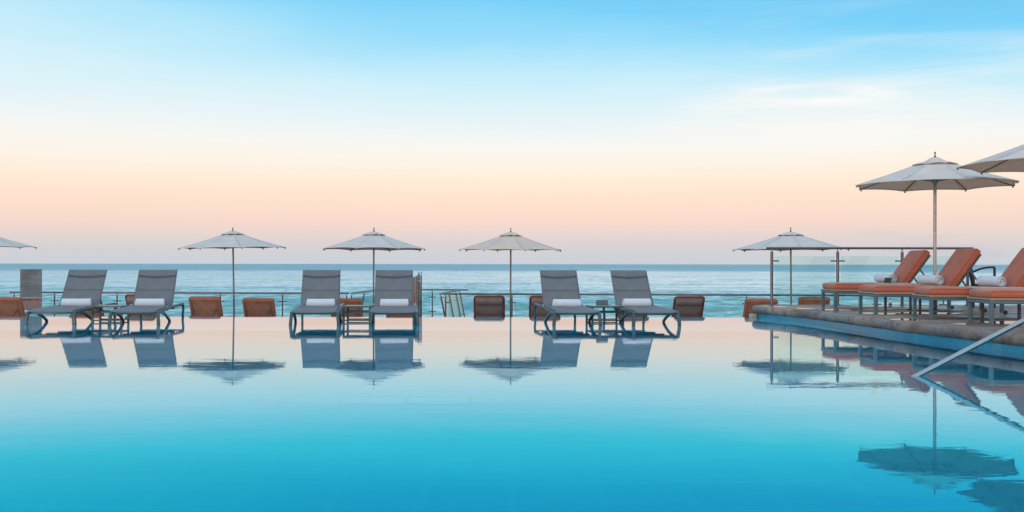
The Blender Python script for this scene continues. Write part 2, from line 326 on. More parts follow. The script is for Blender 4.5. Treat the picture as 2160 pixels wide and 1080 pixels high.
# ---------------------------------------------------------------- mesh helpers
class MB:
    def __init__(s): s.v = []; s.f = []
    def add(s, vs, fs):
        n = len(s.v); s.v += [tuple(v) for v in vs]; s.f += [tuple(i+n for i in f) for f in fs]; return s
    def box(s, c, d, rot=None):
        x, y, z = (a/2 for a in d); vs = [Vector((i*x, j*y, k*z)) for i in (-1, 1) for j in (-1, 1) for k in (-1, 1)]
        if rot is not None: vs = [rot @ v for v in vs]
        vs = [v+Vector(c) for v in vs]
        return s.add(vs, [(0, 1, 3, 2), (4, 6, 7, 5), (0, 4, 5, 1), (2, 3, 7, 6), (0, 2, 6, 4), (1, 5, 7, 3)])
    def sweep(s, pts, prof, up=(0, 0, 1), scale=None, cap=True):
        """sweep a closed 2-D profile (side, up) along a polyline with mitred joints"""
        P = [Vector(p) for p in pts]; n = len(P); k = len(prof); vs = []
        for i, p in enumerate(P):
            t0 = (P[i]-P[i-1]).normalized() if i else None; t1 = (P[i+1]-P[i]).normalized() if i < n-1 else None
            t = ((t0 or t1)+(t1 or t0)).normalized()
            m = 1/max(.4, t.dot(t1 or t0))
            u = Vector(up); 
            if abs(u.dot(t)) > .995: u = Vector((0, 1, 0)) if abs(t.y) < .9 else Vector((1, 0, 0))
            sd_ = t.cross(u).normalized(); uu = sd_.cross(t).normalized()
            sc_ = scale[i] if scale else 1
            bend = (t1-t0) if (t0 and t1 and (t1-t0).length > 1e-4) else None
            for a, b in prof:
                off = sd_*a*sc_+uu*b*sc_
                if bend is not None:
                    bd = bend.normalized(); off = off+bd*off.dot(bd)*(m-1)
                vs.append(p+off)
        fs = [(i*k+j, i*k+(j+1) % k, (i+1)*k+(j+1) % k, (i+1)*k+j) for i in range(n-1) for j in range(k)]
        if cap: fs += [tuple(range(k-1, -1, -1)), tuple((n-1)*k+j for j in range(k))]
        return s.add(vs, fs)
    def tube(s, pts, r, seg=10, scale=None):
        prof = [(r*math.cos(2*math.pi*j/seg), r*math.sin(2*math.pi*j/seg)) for j in range(seg)]
        up = (0, 0, 1)
        P = [Vector(p) for p in pts]
        if abs((P[-1]-P[0]).normalized().z) > .9: up = (0, 1, 0)
        return s.sweep(pts, prof, up, scale)
    def bar(s, pts, w, h, up=(0, 0, 1)):
        c = min(w, h)*.18; w /= 2; h /= 2
        prof = [(-w, -h+c), (-w+c, -h), (w-c, -h), (w, -h+c), (w, h-c), (w-c, h), (-w+c, h), (-w, h-c)]
        return s.sweep(pts, prof, up)
    def lathe(s, prof, c=(0, 0, 0), seg=20, axis='Z'):
        vs = []
        for r, z in prof:
            for j in range(seg):
                a = 2*math.pi*j/seg; p = (r*math.cos(a), r*math.sin(a), z)
                if axis == 'X': p = (z, r*math.cos(a), r*math.sin(a))
                if axis == 'Y': p = (r*math.cos(a), z, r*math.sin(a))
                vs.append(Vector(p)+Vector(c))
        n = len(prof); fs = [(i*seg+j, i*seg+(j+1) % seg, (i+1)*seg+(j+1) % seg, (i+1)*seg+j) for i in range(n-1) for j in range(seg)]
        fs += [tuple(range(seg-1, -1, -1)), tuple((n-1)*seg+j for j in range(seg))]
        return s.add(vs, fs)
    def grid(s, fn, nu, nv):
        vs = [fn(i/nu, j/nv) for i in range(nu+1) for j in range(nv+1)]
        return s.add(vs, [(i*(nv+1)+j, (i+1)*(nv+1)+j, (i+1)*(nv+1)+j+1, i*(nv+1)+j+1) for i in range(nu) for j in range(nv)])
    def build(s, name, mat, parent=None, solid=0, bevel=0, sub=0, ang=35, offs=0, raw=False):
        me = bpy.data.meshes.new(name); me.from_pydata(s.v, [], s.f); me.validate(); 
        me.materials.append(mat)
        import bmesh
        bm = bmesh.new(); bm.from_mesh(me); (bmesh.ops.recalc_face_normals(bm, faces=bm.faces[:]) if not (solid or raw) else None); bm.to_mesh(me); bm.free()
        me.shade_smooth(); me.set_sharp_from_angle(angle=R(ang))
        o = bpy.data.objects.new(name, me); COL.objects.link(o)
        if parent is not None: o.parent = parent
        if solid:
            m = o.modifiers.new('solid', 'SOLIDIFY'); m.thickness = solid; m.offset = offs
        if bevel:
            m = o.modifiers.new('bevel', 'BEVEL'); m.width = bevel; m.segments = 2; m.limit_method = 'ANGLE'
        if sub:
            m = o.modifiers.new('sub', 'SUBSURF'); m.levels = sub; m.render_levels = sub
        return o
def tag(o, label=None, cat=None, group=None, kind=None):
    if label: o['label'] = label
    if cat: o['category'] = cat
    if group: o['group'] = group
    if kind: o['kind'] = kind
    return o
def empty(name, loc, rz=0):
    o = bpy.data.objects.new(name, None); o.empty_display_size = .1; COL.objects.link(o)
    o.location = loc; o.rotation_euler = (0, 0, rz); return o
CH = {}
def children(o): return [c for c in bpy.data.objects if c.parent == o]
def copy_tree(o, parent=None):
    c = o.copy(); COL.objects.link(c); c.parent = parent
    for ch in children(o): copy_tree(ch, c)
    return c
def catmull(pts, n=8):
    P = [Vector(p) for p in pts]; P = [2*P[0]-P[1]]+P+[2*P[-1]-P[-2]]; out = []
    for i in range(1, len(P)-2):
        for k in range(n):
            t = k/n; a, b, c, d = P[i-1:i+3]
            out.append(.5*((2*b)+(c-a)*t+(2*a-5*b+4*c-d)*t*t+(3*b-a-3*c+d)*t**3))
    out.append(P[-2]); return out
def prism(mb, poly, z0, z1, top=True, bottom=True):
    n = len(poly); vs = [(x, y, z0) for x, y in poly]+[(x, y, z1) for x, y in poly]
    fs = [(i, (i+1) % n, n+(i+1) % n, n+i) for i in range(n)]
    if top: fs.append(tuple(range(n, 2*n)))
    if bottom: fs.append(tuple(range(n-1, -1, -1)))
    return mb.add(vs, fs)
def px(x, y, d):  # world X, Z seen at photo pixel (x, y) at distance d
    return (x-1080)*d/2160, H-(y-557)*d/2160

# ---------------------------------------------------------------- setting: sea, terrace, pool, deck
SEA = -8.0
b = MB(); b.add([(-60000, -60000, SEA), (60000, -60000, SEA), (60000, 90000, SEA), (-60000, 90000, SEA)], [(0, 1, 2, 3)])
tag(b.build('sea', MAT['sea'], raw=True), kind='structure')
LOW = -.60
EDGE = 18.64
b = MB(); prism(b, [(-22, 18.80), (22, 18.80), (22, 27.3), (-1.05, 27.3), (-1.0, 30.0), (-4.6, 30.0), (-4.9, 27.3), (-22, 27.3)], SEA-1, LOW)
tag(b.build('lower_terrace', MAT['terrace']), kind='structure')

DZ = .21          # deck top
CB = .075         # coping underside
# outline of the raised deck (coping nose line), from the back right corner, round the pool corner, towards the camera
corner = [(9.0, 19.42), (6.5, 19.42), (5.05, 19.40), (4.62, 19.22), (4.42, 18.86), (4.50, 18.35), (4.72, 17.6), (4.88, 16.6), (4.98, 15.6), (5.06, 14.6), (5.16, 13.6), (5.28, 12.7), (5.42, 11.9), (5.56, 11.1), (5.72, 10.0), (5.90, 8.5), (6.1, 6.0), (6.2, 2.0), (6.2, -4.0)]
path = [(16.0, 19.42), (12.0, 19.42)]+[tuple(v) for v in catmull([Vector((x, y)) for x, y in corner], 8)]
path = [Vector((p[0], p[1])) for p in path]
def norm_out(i):
    a = path[max(0, i-1)]; c = path[min(len(path)-1, i+1)]; t = (c-a).normalized(); return Vector((t.y, -t.x))
NRM = [norm_out(i) for i in range(len(path))]
r_ = (DZ-CB)/2; zc = (DZ+CB)/2
prof = [(-.24, DZ)]+[(-.055+.055*1.0*math.sin(a)*1.0, zc+r_*math.cos(a)) for a in [math.pi*k/8 for k in range(9)]]+[(-.10, CB), (-.24, CB)]
b = MB(); vs = []; k = len(prof)
for i, p in enumerate(path):
    w = noise.noise(Vector((p.x*2.2, p.y*2.2, 0)))*.012; w2 = noise.noise(Vector((p.x*3, p.y*3, 5)))*.008
    for j, (n_, z_) in enumerate(prof):
        q = p+NRM[i]*(n_+(w if 0 < j < k-2 else 0)); vs.append((q.x, q.y, z_+(w2 if 3 < j < k-1 else 0)))
fs = [(i*k+j, i*k+j+1, (i+1)*k+j+1, (i+1)*k+j) for i in range(len(path)-1) for j in range(k-1)]
b.add(vs, fs); cop = b.build('deck_coping', MAT['deck']); tag(cop, kind='structure')
b = MB(); inner = [path[i]+NRM[i]*(-.24) for i in range(len(path))]
poly = [(p.x, p.y) for p in inner]+[(16, -4)]
prism(b, poly, .0, DZ, bottom=False); tag(b.build('raised_deck', MAT['deck']), kind='structure')
b = MB(); vs = []
for i in range(len(path)):
    q = path[i]+NRM[i]*(-.085); vs += [(q.x, q.y, -1.6), (q.x, q.y, CB+.02)]
b.add(vs, [(2*i, 2*i+1, 2*i+3, 2*i+2) for i in range(len(path)-1)])
tag(b.build('waterline_wall', MAT['wall_tile']), kind='structure')
# pool water, floor, ledge, weir
edge_pts = [path[i]+NRM[i]*(-.10) for i in range(len(path))]
sub_ = [p for p in edge_pts if p.y < EDGE+.10 and p.x < 7]
sub_ = sub_ if sub_[0].y > sub_[-1].y else sub_[::-1]
wpoly = [(-16, -4), (-16, EDGE+.09), (sub_[0].x, EDGE+.09)]+[(p.x, p.y) for p in sub_[1:]]
wpoly = wpoly[::-1]
b = MB(); b.add([(x, y, 0) for x, y in wpoly], [tuple(range(len(wpoly)))])
tag(b.build('pool_water', MAT['water'], raw=True), kind='structure')
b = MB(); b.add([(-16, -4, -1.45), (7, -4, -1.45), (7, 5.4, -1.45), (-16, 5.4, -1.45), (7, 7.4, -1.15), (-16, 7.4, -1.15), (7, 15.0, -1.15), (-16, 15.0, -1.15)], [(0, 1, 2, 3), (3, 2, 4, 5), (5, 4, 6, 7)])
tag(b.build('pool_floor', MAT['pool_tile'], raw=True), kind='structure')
b = MB(); b.box((-5.6, 16.78, -.70), (21, 3.62, 1.16))
tag(b.build('pool_ledge', MAT['ledge_tile']), kind='structure')
b = MB(); b.box((-5.75, EDGE+.065, -.86), (20.4, .11, 1.705))
tag(b.build('weir_wall', MAT['wall_tile']), kind='structure')
b = MB(); b.box((-16.2, 7.3, -.60), (.4, 22.8, 2.0)); b.box((-5, -4.2, -.6), (22.2, .4, 2.0))
tag(b.build('pool_side_wall', MAT['plaster']), kind='structure')
# pale end block of the weir under the coping
b = MB(); b.box((4.44, EDGE+.24, -.27), (.10, .2, .66)); tag(b.build('weir_end_wall', MAT['plaster'], bevel=.01), kind='structure')

# puddles on the deck
def puddle(cx, cy, rx, ry, seed):
    b = MB(); n = 48; vs = []
    for i in range(n):
        a = 2*math.pi*i/n; w = 1+.45*noise.noise(Vector((math.cos(a)*1.5+seed*9, math.sin(a)*1.5, seed)))+.12*noise.noise(Vector((math.cos(a)*6, math.sin(a)*6, seed+4)))
        vs.append((cx+rx*w*math.cos(a), cy+ry*w*math.sin(a), DZ+.003))
    b.add(vs, [tuple(range(n))]); tag(b.build('puddle', MAT['puddle'], raw=True), kind='structure')
for i, (x, y, rx, ry) in enumerate([(5.68, 15.90, .30, .32), (6.55, 16.0, .52, .28), (6.60, 13.40, .52, .36), (5.78, 13.1, .13, .12), (4.78, 18.35, .16, .22), (5.02, 17.5, .14, .24), (5.35, 17.1, .25, .25), (8.2, 14.1, .7, .4), (5.42, 14.1, .2, .22), (6.9, 18.6, .7, .2)]):
    puddle(x, y, rx, ry, i+1)

# drain cover under water
dr = empty('drain_cover', (-.88, 8.55, -1.149))
tag(dr, 'pale double drain cover lying on the pool floor', 'drain cover')
MAT['drain'] = pbr('drain_pale', (.06, .50, .70), .4, var=.05)
for sx_ in (-1, 1):
    b = MB(); b.box((sx_*.27, 0, .012), (.52, .34, .02)); b.build('panel', MAT['drain'], dr, bevel=.004)
b = MB(); b.box((0, -.2, .02), (1.12, .03, .03)); b.box((0, .2, .02), (1.12, .03, .03)); b.box((-.56, 0, .02), (.03, .37, .03)); b.box((.56, 0, .02), (.03, .37, .03))
b.build('frame', MAT['drain'], dr)

# ---------------------------------------------------------------- umbrellas
CAPA = [(0, 1), (.18, .97), (.38, .80), (.6, .52), (.8, .25), (1, 0)]
CAPB = [(0, 1), (.13, .985), (.19, .94), (.32, .70), (.49, .43), (.66, .34), (.85, .15), (1, 0)]
def umbrella(x, y, ground, zr, zt, zf, Rr, rot, label, group, pole_r=.019, pole_mat='pole', capr=.27, cloth='canvas'):
    """zr rim corner height, zt cloth top, zf finial top (world z)"""
    u = empty('patio_umbrella', (x, y, ground), rot); g = ground
    tag(u, label, 'umbrella', group)
    zr -= g; zt -= g; zf -= g
    r0 = Rr*.16; zs = zr+(zt-zr)*(1-.16)*.98   # inner end of the lower canopy
    # canopy: eight taut panels, hollow between ribs, rim pulled in between corners
    b = MB(); nu, nv = 10, 8
    for kq in range(8):
        a0 = math.pi/4*kq+math.pi/8; a1 = a0+math.pi/4
        def fn(uu, vv, a0=a0, a1=a1):
            rr = r0+(Rr-r0)*uu
            p0 = Vector((math.cos(a0), math.sin(a0)))*rr; p1 = Vector((math.cos(a1), math.sin(a1)))*rr
            p = p0.lerp(p1, vv); s_ = 4*vv*(1-vv)
            p *= 1-.018*s_*uu**3
            z = zs+(zr-zs)*uu-.022*s_*math.sin(math.pi*min(1, uu*1.05))+.018*s_*uu**6-.012*math.sin(math.pi*uu)
            return Vector((p.x, p.y, z))
        b.grid(fn, nu, nv)
    can = b.build('canopy', MAT[cloth], u, solid=.004, ang=80)
    # hem along the rim
    b = MB(); pts = []
    for kq in range(8):
        a0 = math.pi/4*kq+math.pi/8; a1 = a0+math.pi/4
        for j in range(6):
            v = j/6; p = Vector((math.cos(a0), math.sin(a0))).lerp(Vector((math.cos(a1), math.sin(a1))), v)*Rr*(1-.018*4*v*(1-v))
            pts.append((p.x, p.y, zr+.018*4*v*(1-v)-.004))
    pts.append(pts[0]); b.tube(pts, .006, 6); b.build('hem', MAT[cloth], can)
    # wind vent cap with an ogee outline
    b = MB(); rc = capr*Rr/1.2
    for kq in range(8):
        a0 = math.pi/4*kq+math.pi/8; a1 = a0+math.pi/4
        def fn(uu, vv, a0=a0, a1=a1):
            rr = .03+(rc-.03)*uu; s_ = 4*vv*(1-vv)
            p = Vector((math.cos(a0), math.sin(a0))).lerp(Vector((math.cos(a1), math.sin(a1))), vv)*rr
            base = zs+(zr-zs)*((rc-r0)/(Rr-r0))+.010
            q = rr/rc; tb = CAPB if Rr > 1.3 else CAPA
            for (qa, ha), (qb, hb_) in zip(tb[:-1], tb[1:]):
                if qa <= q <= qb+1e-6: hh = ha+(hb_-ha)*(q-qa)/(qb-qa); break
            z = base+(zt-base)*hh+.014*s_*uu**2+.006*math.sin(kq*2.1+vv*5)*uu**3
            return Vector((p.x, p.y, z))
        b.grid(fn, 16, 6)
    b.build('vent_cap', MAT[cloth], u, solid=.004, ang=80)
    b = MB(); b.lathe([(pole_r, 0.01), (pole_r, zt-.02)], seg=14); b.build('pole', MAT[pole_mat], u)
    b = MB(); b.lathe([(.012, zt-.02), (.022, zt+.01), (.010, zt+.03), (.008, zf-.035), (.017, zf-.018), (.003, zf)], seg=10); b.build('finial', MAT['finial'], u)
    hz = zr+.06*0+(zs-zr)*.98
    b = MB(); b.lathe([(pole_r*1.1, zs-.06), (pole_r*2.1, zs-.05), (pole_r*2.1, zs-.005), (pole_r*1.1, zs)], seg=16)
    b.build('hub', MAT[pole_mat], u)
    b = MB(); b.lathe([(pole_r*1.1, zr+.03), (pole_r*2.0, zr+.04), (pole_r*2.0, zr+.10), (pole_r*1.1, zr+.11)], seg=16); b.build('runner', MAT[pole_mat], u)
    for kq in range(8):
        a = math.pi/4*kq+math.pi/8; c, s = math.cos(a), math.sin(a)
        zc_ = lambda q: zs+(zr-zs)*q-.012*math.sin(math.pi*q)-.014
        b = MB(); b.bar([(c*.03, s*.03, zs-.01)]+[(c*(r0+(Rr-r0)*q), s*(r0+(Rr-r0)*q), zc_(q)) for q in (0, .25, .5, .75, .985)], .012, .018)
        b.lathe([(.012, zc_(1)-.022), (.016, zc_(1)-.01), (.010, zc_(1)+.012)], (c*(Rr-.03), s*(Rr-.03), 0), seg=8)
        rb_ = b.build('rib', MAT['rib'], u)
        b = MB(); q = .42; b.bar([(c*.04, s*.04, zr+.07), (c*(r0+(Rr-r0)*q), s*(r0+(Rr-r0)*q), zc_(q)-.005)], .010, .014); b.build('strut', MAT['rib'], rb_)
    b = MB(); rB = .30 if Rr < 1.3 else .45
    b.lathe([(rB, 0), (rB, .012), (rB-.01, .02), (.06, .026), (.05, .03), (pole_r+.012, .04), (pole_r+.012, .26), (pole_r+.002, .27)], seg=36)
    b.tube([(pole_r, 0, .2), (pole_r+.05, 0, .2)], .007, 8); b.lathe([(.018, pole_r+.05), (.018, pole_r+.065)], (0, 0, .2), 10, 'X')
    b.build('base', MAT['rib'] if Rr < 1.3 else MAT['clamp'], u)
    return u
gU = 'umbrellas on the terrace beyond the pool edge'
umbrella((-42-1080)*23.7/2160, 23.7, LOW, 1.355, 1.72, 1.80, 1.20, R(3), 'pale canvas umbrella cut off by the left edge, only its right rim in view', gU)
umbrella((491-1080)*23.1/2160, 23.1, LOW, 1.325, 1.708, 1.79, 1.20, R(2), 'pale canvas umbrella standing between the pair of brown lounger backs, left of the open water', gU)
umbrella((789-1080)*23.07/2160, 23.07, LOW, 1.303, 1.70, 1.79, 1.21, R(12), 'pale canvas umbrella rising behind the grey lounger beside the slatted table', gU)
umbrella((1077.5-1080)*23.4/2160, 23.4, LOW, 1.292, 1.70, 1.793, 1.22, R(-7), 'cream canvas umbrella with its whole pole clear, near the picture centre', gU, cloth='canvas_cream')
umbrella((1668-1080)*22.9/2160, 22.9, LOW, 1.302, 1.70, 1.80, 1.29, R(18), 'pale canvas umbrella whose pole shows through the glass of the raised deck railing', gU)
for o_, (ty, tx_) in zip([o for o in bpy.data.objects if o.name.startswith('patio_umbrella')], [(.4, .3), (-.9, .5), (.3, -.6), (.15, .4), (-.3, -.3)]):
    o_.rotation_euler.x = R(tx_); o_.rotation_euler.y = R(ty); o_.location.x -= math.sin(R(ty))*2.2; o_.location.y += math.sin(R(tx_))*2.2
gV = 'large umbrellas on the raised deck'
aF = math.atan2(893, 2160)
umbrella(892*17.0/2160, 17.0, DZ, .97+167*17/2160, .97+226*17/2160, .97+238.3*17/2160, 1.325, -aF, 'large pale umbrella with its pole rising between the rust red backrests', gV, pole_r=.026, pole_mat='pole_pale', capr=.345, cloth='canvas_deck')
umbrella(7.88, 14.75, DZ, 2.41, 2.90, 3.00, 1.37, R(2), 'large pale umbrella cut off by the right edge, highest canopy in the picture', gV, pole_r=.026, pole_mat='pole_pale', capr=.345, cloth='canvas_deck')

# ---------------------------------------------------------------- towels
def towel_mesh(L=.46, r=.082, turns=3.72, seed=0):
    b = MB(); n = 90; t = r/(turns+.6)*.86; prof_o = []; prof_i = []
    for i in range(n+1):
        q = i/n; a = q*turns*2*math.pi; rr = .010+(r-.010-t*.0)*q
        wob = 1+.03*math.sin(a*2+seed)
        prof_o.append((rr*math.cos(a)*wob, rr*math.sin(a))); ri = rr-t*.8*min(1, .4+q*2)
        prof_i.append((ri*math.cos(a)*wob, ri*math.sin(a)))
    prof = prof_o+prof_i[::-1]; k = len(prof); vs = []
    xs = [-L/2, -L/2+.008, -L/4, 0, L/4, L/2-.008, L/2]
    for xi, x in enumerate(xs):
        for (u, v) in prof:
            rr = math.hypot(u, v); s = .93 if xi in (0, len(xs)-1) else 1+.035*noise.noise(Vector((x*9, u*8, v*8+seed)))
            dx = (rr/r)*.012*math.sin(rr*260+seed) if xi in (0, len(xs)-1) else 0
            vs.append((x+dx, u*s, v*s*.94))
    fs = [(i*k+j, (i+1)*k+j, (i+1)*k+(j+1) % k, i*k+(j+1) % k) for i in range(len(xs)-1) for j in range(k)]
    m_ = n+1
    for e in (0, len(xs)-1):
        for j in range(n): fs.append((e*k+j, e*k+j+1, e*k+k-2-j, e*k+k-1-j))
    b.add(vs, fs); return b
towel0 = None
def towel(x, y, z, rz, label, group):
    global towel0
    if towel0 is None: o = towel0 = towel_mesh().build('rolled_towel', MAT['towel'], ang=60)
    else: o = towel0.copy(); COL.objects.link(o)
    o.location = (x, y, z); o.rotation_euler = (0, 0, rz); tag(o, label, 'towel', group); return o

# ---------------------------------------------------------------- grey sling loungers in the pool
FL = -.12
def make_sling_lounger():
    u = empty('sling_lounger', (0, 0, FL)); g = -FL
    m = MAT['resin']; hw = .360
    for s in (-1, 1):
        b = MB(); b.bar(catmull([(s*(hw-.002), .0, .175+g), (s*hw, .06, .198+g), (s*hw, .5, .213+g), (s*hw, 1.1, .236+g), (s*hw, 1.75, .246+g), (s*hw, 2.06, .250+g), (s*hw, 2.12, .238+g)], 5), .048, .042)
        b.build('side_rail', m, u)
        b = MB(); b.bar(catmull([(s*(hw-.002), .0, .19+g), (s*(hw+.006), -.028, .10+g), (s*(hw+.014), -.035, .01+g), (s*(hw+.004), -.015, -.06+g), (s*(hw-.01), .0, .0)], 5), .050, .054, (0, 1, 0))
        b.build('leg', m, u)
        b = MB(); b.bar(catmull([(s*hw, 2.10, .245+g), (s*(hw+.004), 2.135, .17+g), (s*hw, 2.10, .05+g), (s*(hw+.004), 2.12, -.03+g), (s*hw, 2.15, 0)], 5), .038, .042, (0, 1, 0))
        b.build('leg', m, u)
        b = MB(); b.bar(catmull([(s*(hw+.001), .06, .190+g), (s*(hw+.002), .25, .182+g), (s*(hw+.004), .45, .155+g), (s*(hw+.006), .66, .095+g), (s*(hw+.012), .86, .004+g), (s*(hw+.01), .70, -.06+g), (s*hw, .60, 0)], 6), .042, .042)
        b.build('brace', m, u)
    for (y, z) in ((.035, .178), (.80, .200), (1.34, .205), (2.08, .222)):
        b = MB(); b.bar([(-hw, y, z+g), (hw, y, z+g)], .034, .030); b.build('crossbar', m, u)
    # seat sling with a soft sag, rolled over the front bar
    b = MB()
    def seat(uu, vv):
        y = -.012+1.33*uu; x = (vv-.5)*.665; s = 1-(2*vv-1)**2
        z = .208+.034*uu-.016*s*math.sin(math.pi*min(1, uu*1.1))+.010*abs(2*vv-1)**3
        if uu < .03: z -= .030*(1-uu/.03)
        return Vector((x*(1+.03*(1-uu)), y, z+g+.012))
    b.grid(seat, 40, 14); b.build('seat_sling', MAT['sling'], u, solid=.006, ang=60)
    # backrest
    y0, z0, y1, z1 = 1.315, .245+g, 1.80, .868+g
    L = math.hypot(y1-y0, z1-z0); dy, dz = (y1-y0)/L, (z1-z0)/L; ny, nz = -dz, dy
    def bk(t, x, off=0):
        bow = -.006*math.sin(math.pi*t)+off      # positive off = in front
        return Vector((x, y0+dy*L*t+ny*bow, z0+dz*L*t+nz*bow))
    b = MB()
    def back(uu, vv):
        s = 1-(2*vv-1)**2; p = bk(uu, (vv-.5)*(.665-.012*uu), -.012*s*0)
        p += Vector((0, -ny*.014*s*math.sin(math.pi*uu), -nz*.014*s*math.sin(math.pi*uu)))
        if uu > .97: p += Vector((0, .03*(uu-.97)/.03, -.008*(uu-.97)/.03))
        return p
    b.grid(back, 30, 12); bs = b.build('back_sling', MAT['sling'], u, solid=.006, ang=60)
    b = MB()
    def band(uu, vv):
        s = 1-(2*vv-1)**2; t = .80+.048*uu-.030*s; p = bk(t, (vv-.5)*.62)
        k_ = .014*s*math.sin(math.pi*t)
        return p+Vector((0, -ny*k_+ny*.006, -nz*k_+nz*.006))
    b.grid(band, 3, 14); b.build('seam_band', MAT['sling_band'], bs, solid=.003, ang=60)
    b = MB()
    def band2(uu, vv):
        s = 1-(2*vv-1)**2; t = .435+.008*uu+.004*s; p = bk(t, (vv-.5)*.63)
        k_ = .014*s*math.sin(math.pi*t)
        return p+Vector((0, -ny*k_+ny*.0055, -nz*k_+nz*.0055))
    b.grid(band2, 2, 14); b.build('seam_band', MAT['sling_band'], bs, solid=.002, ang=60)
    b = MB()
    pts = [bk(t/10, -.300, -.020) for t in range(10)]+[bk(.965, -.292, -.022), bk(.975, -.27, -.022)]
    pts += [Vector((-p.x, p.y, p.z)) for p in pts[::-1]]
    b.bar(pts, .026, .024, (0, -dz, dy)); b.build('back_frame', MAT['sling_band'], u)
    b = MB(); b.bar([bk(.50, -.20, -.045), (-.20, 1.93, .225+g), (.20, 1.93, .225+g), bk(.50, .20, -.045)], .022, .016, (0, 0, 1)); b.build('back_prop', m, u)
    for s in (-1, 1):
        b = MB(); b.lathe([(.014, -.012), (.018, 0), (.014, .012)], (s*.345, 1.31, .262+g), 10, 'X'); b.build('hinge_cap', MAT['stonetop'], u)
    return u
front_y = 16.25
GL = [  # front centre px, heading dx over 1.3 m
    (108, 4.8, 'grey sling lounger farthest left in the water, nearest the notice board'),
    (284, 7.6, 'grey sling lounger right of the side table, second from the left edge'),
    (664, 7.0, 'grey sling lounger left of the slatted side table, its pole-free backrest against the sea'),
    (831.7, 6.6, 'grey sling lounger in front of the beige panel stand and an umbrella pole'),
    (1217, 7.0, 'grey sling lounger left of the table with the dark menu holder'),
    (1383.7, 7.6, 'grey sling lounger farthest right in the water, right of the dark menu holder'),
]
proto = make_sling_lounger()
tl = ['white towel roll on the leftmost grey lounger, its spiral end showing', 'white towel roll on the second grey lounger from the left', 'white towel roll on the grey lounger left of the slatted table',
      'white towel roll on the grey lounger by the beige panel stand', 'white towel roll on the grey lounger left of the menu holder', 'white towel roll on the rightmost grey lounger, highest of the six']
for i, (fx, rot, lab) in enumerate(GL):
    o = proto if i == 0 else copy_tree(proto)
    xx = (fx-1080)*front_y/2160
    o.location = (xx, front_y, FL); o.rotation_euler = (0, 0, R(rot))
    tag(o, lab, 'sun lounger', 'grey sling loungers standing in the pool')
    yo = 1.215; a = R(rot); tx = [-.01, -.02, .02, .0, .05, .0][i]
    towel(xx-math.sin(a)*yo+tx, front_y+math.cos(a)*yo, .304+(.012 if i == 5 else 0), a+R([6, 1, -1, 1, -2, 0][i]), tl[i], 'rolled towels on the grey loungers')

# side tables in the pool
def pool_table(xc, yc, rz, w, dp, label, slats):
    u = empty('side_table', (xc, yc, FL), rz); g = -FL; tag(u, label, 'side table', 'side tables standing in the pool')
    m = MAT['resin']
    for sx_ in (-1, 1):
        for sy_ in (-1, 1):
            b = MB(); b.bar([(sx_*(w/2-.018), sy_*(dp/2-.018), 0), (sx_*(w/2-.018), sy_*(dp/2-.018), .245+g)], .034, .034, (0, 1, 0)); b.build('leg', m, u)
    b = MB()
    for sy_ in (-1, 1):
        b.bar([(-w/2+.036, sy_*(dp/2-.018), .165+g), (w/2-.036, sy_*(dp/2-.018), .165+g)], .022, .024)
        b.bar([(-w/2+.036, sy_*(dp/2-.018), .03+g), (w/2-.036, sy_*(dp/2-.018), .03+g)], .022, .02)
    for sx_ in (-1, 1): b.bar([(sx_*(w/2-.018), -dp/2+.036, .165+g), (sx_*(w/2-.018), dp/2-.036, .165+g)], .022, .024)
    b.build('stretcher', m, u)
    b = MB(); e = .026
    b.bar([(-w/2, -dp/2+e/2, .258+g), (w/2, -dp/2+e/2, .258+g)], e, .026); b.bar([(-w/2, dp/2-e/2, .258+g), (w/2, dp/2-e/2, .258+g)], e, .026)
    b.bar([(-w/2+e/2, -dp/2+e, .258+g), (-w/2+e/2, dp/2-e, .258+g)], e, .0255); b.bar([(w/2-e/2, -dp/2+e, .258+g), (w/2-e/2, dp/2-e, .258+g)], e, .0255)
    b.build('top_frame', m, u)
    b = MB(); n = slats; sp_ = (w-2*e)/n
    for i in range(n): b.box((-w/2+e+sp_*(i+.5), 0, .2595+g), (sp_*.62, dp-2*e, .020))
    b.build('top_slats', MAT['tabletop'], u)
    return u
pool_table((236-1080)*17.2/2160, 17.15, R(4), .50, .42, 'grey side table between the two leftmost grey loungers', 14)
pool_table((753.5-1080)*17.08/2160, 17.25, R(0), .47, .45, 'grey side table with a bright slatted top, standing level between two grey loungers', 18)
pool_table((1275-1080)*17.35/2160, 17.30, R(9), .56, .46, 'grey side table carrying the dark menu holder', 16)
mh = empty('menu_holder', ((1270-1080)*17.45/2160, 17.42, .270), R(4)); tag(mh, 'dark upright menu holder on the side table between the two right grey loungers', 'menu holder')
b = MB(); b.box((0, 0, .048), (.20, .012, .085), Matrix.Rotation(R(-10), 3, 'X')); b.build('front_panel', MAT['menu'], mh, bevel=.002)
b = MB(); b.box((0, .035, .046), (.198, .010, .083), Matrix.Rotation(R(12), 3, 'X')); b.build('back_panel', MAT['menu'], mh, bevel=.002)
b = MB(); b.box((0, .017, .003), (.19, .06, .005)); b.build('foot', MAT['menu'], mh)

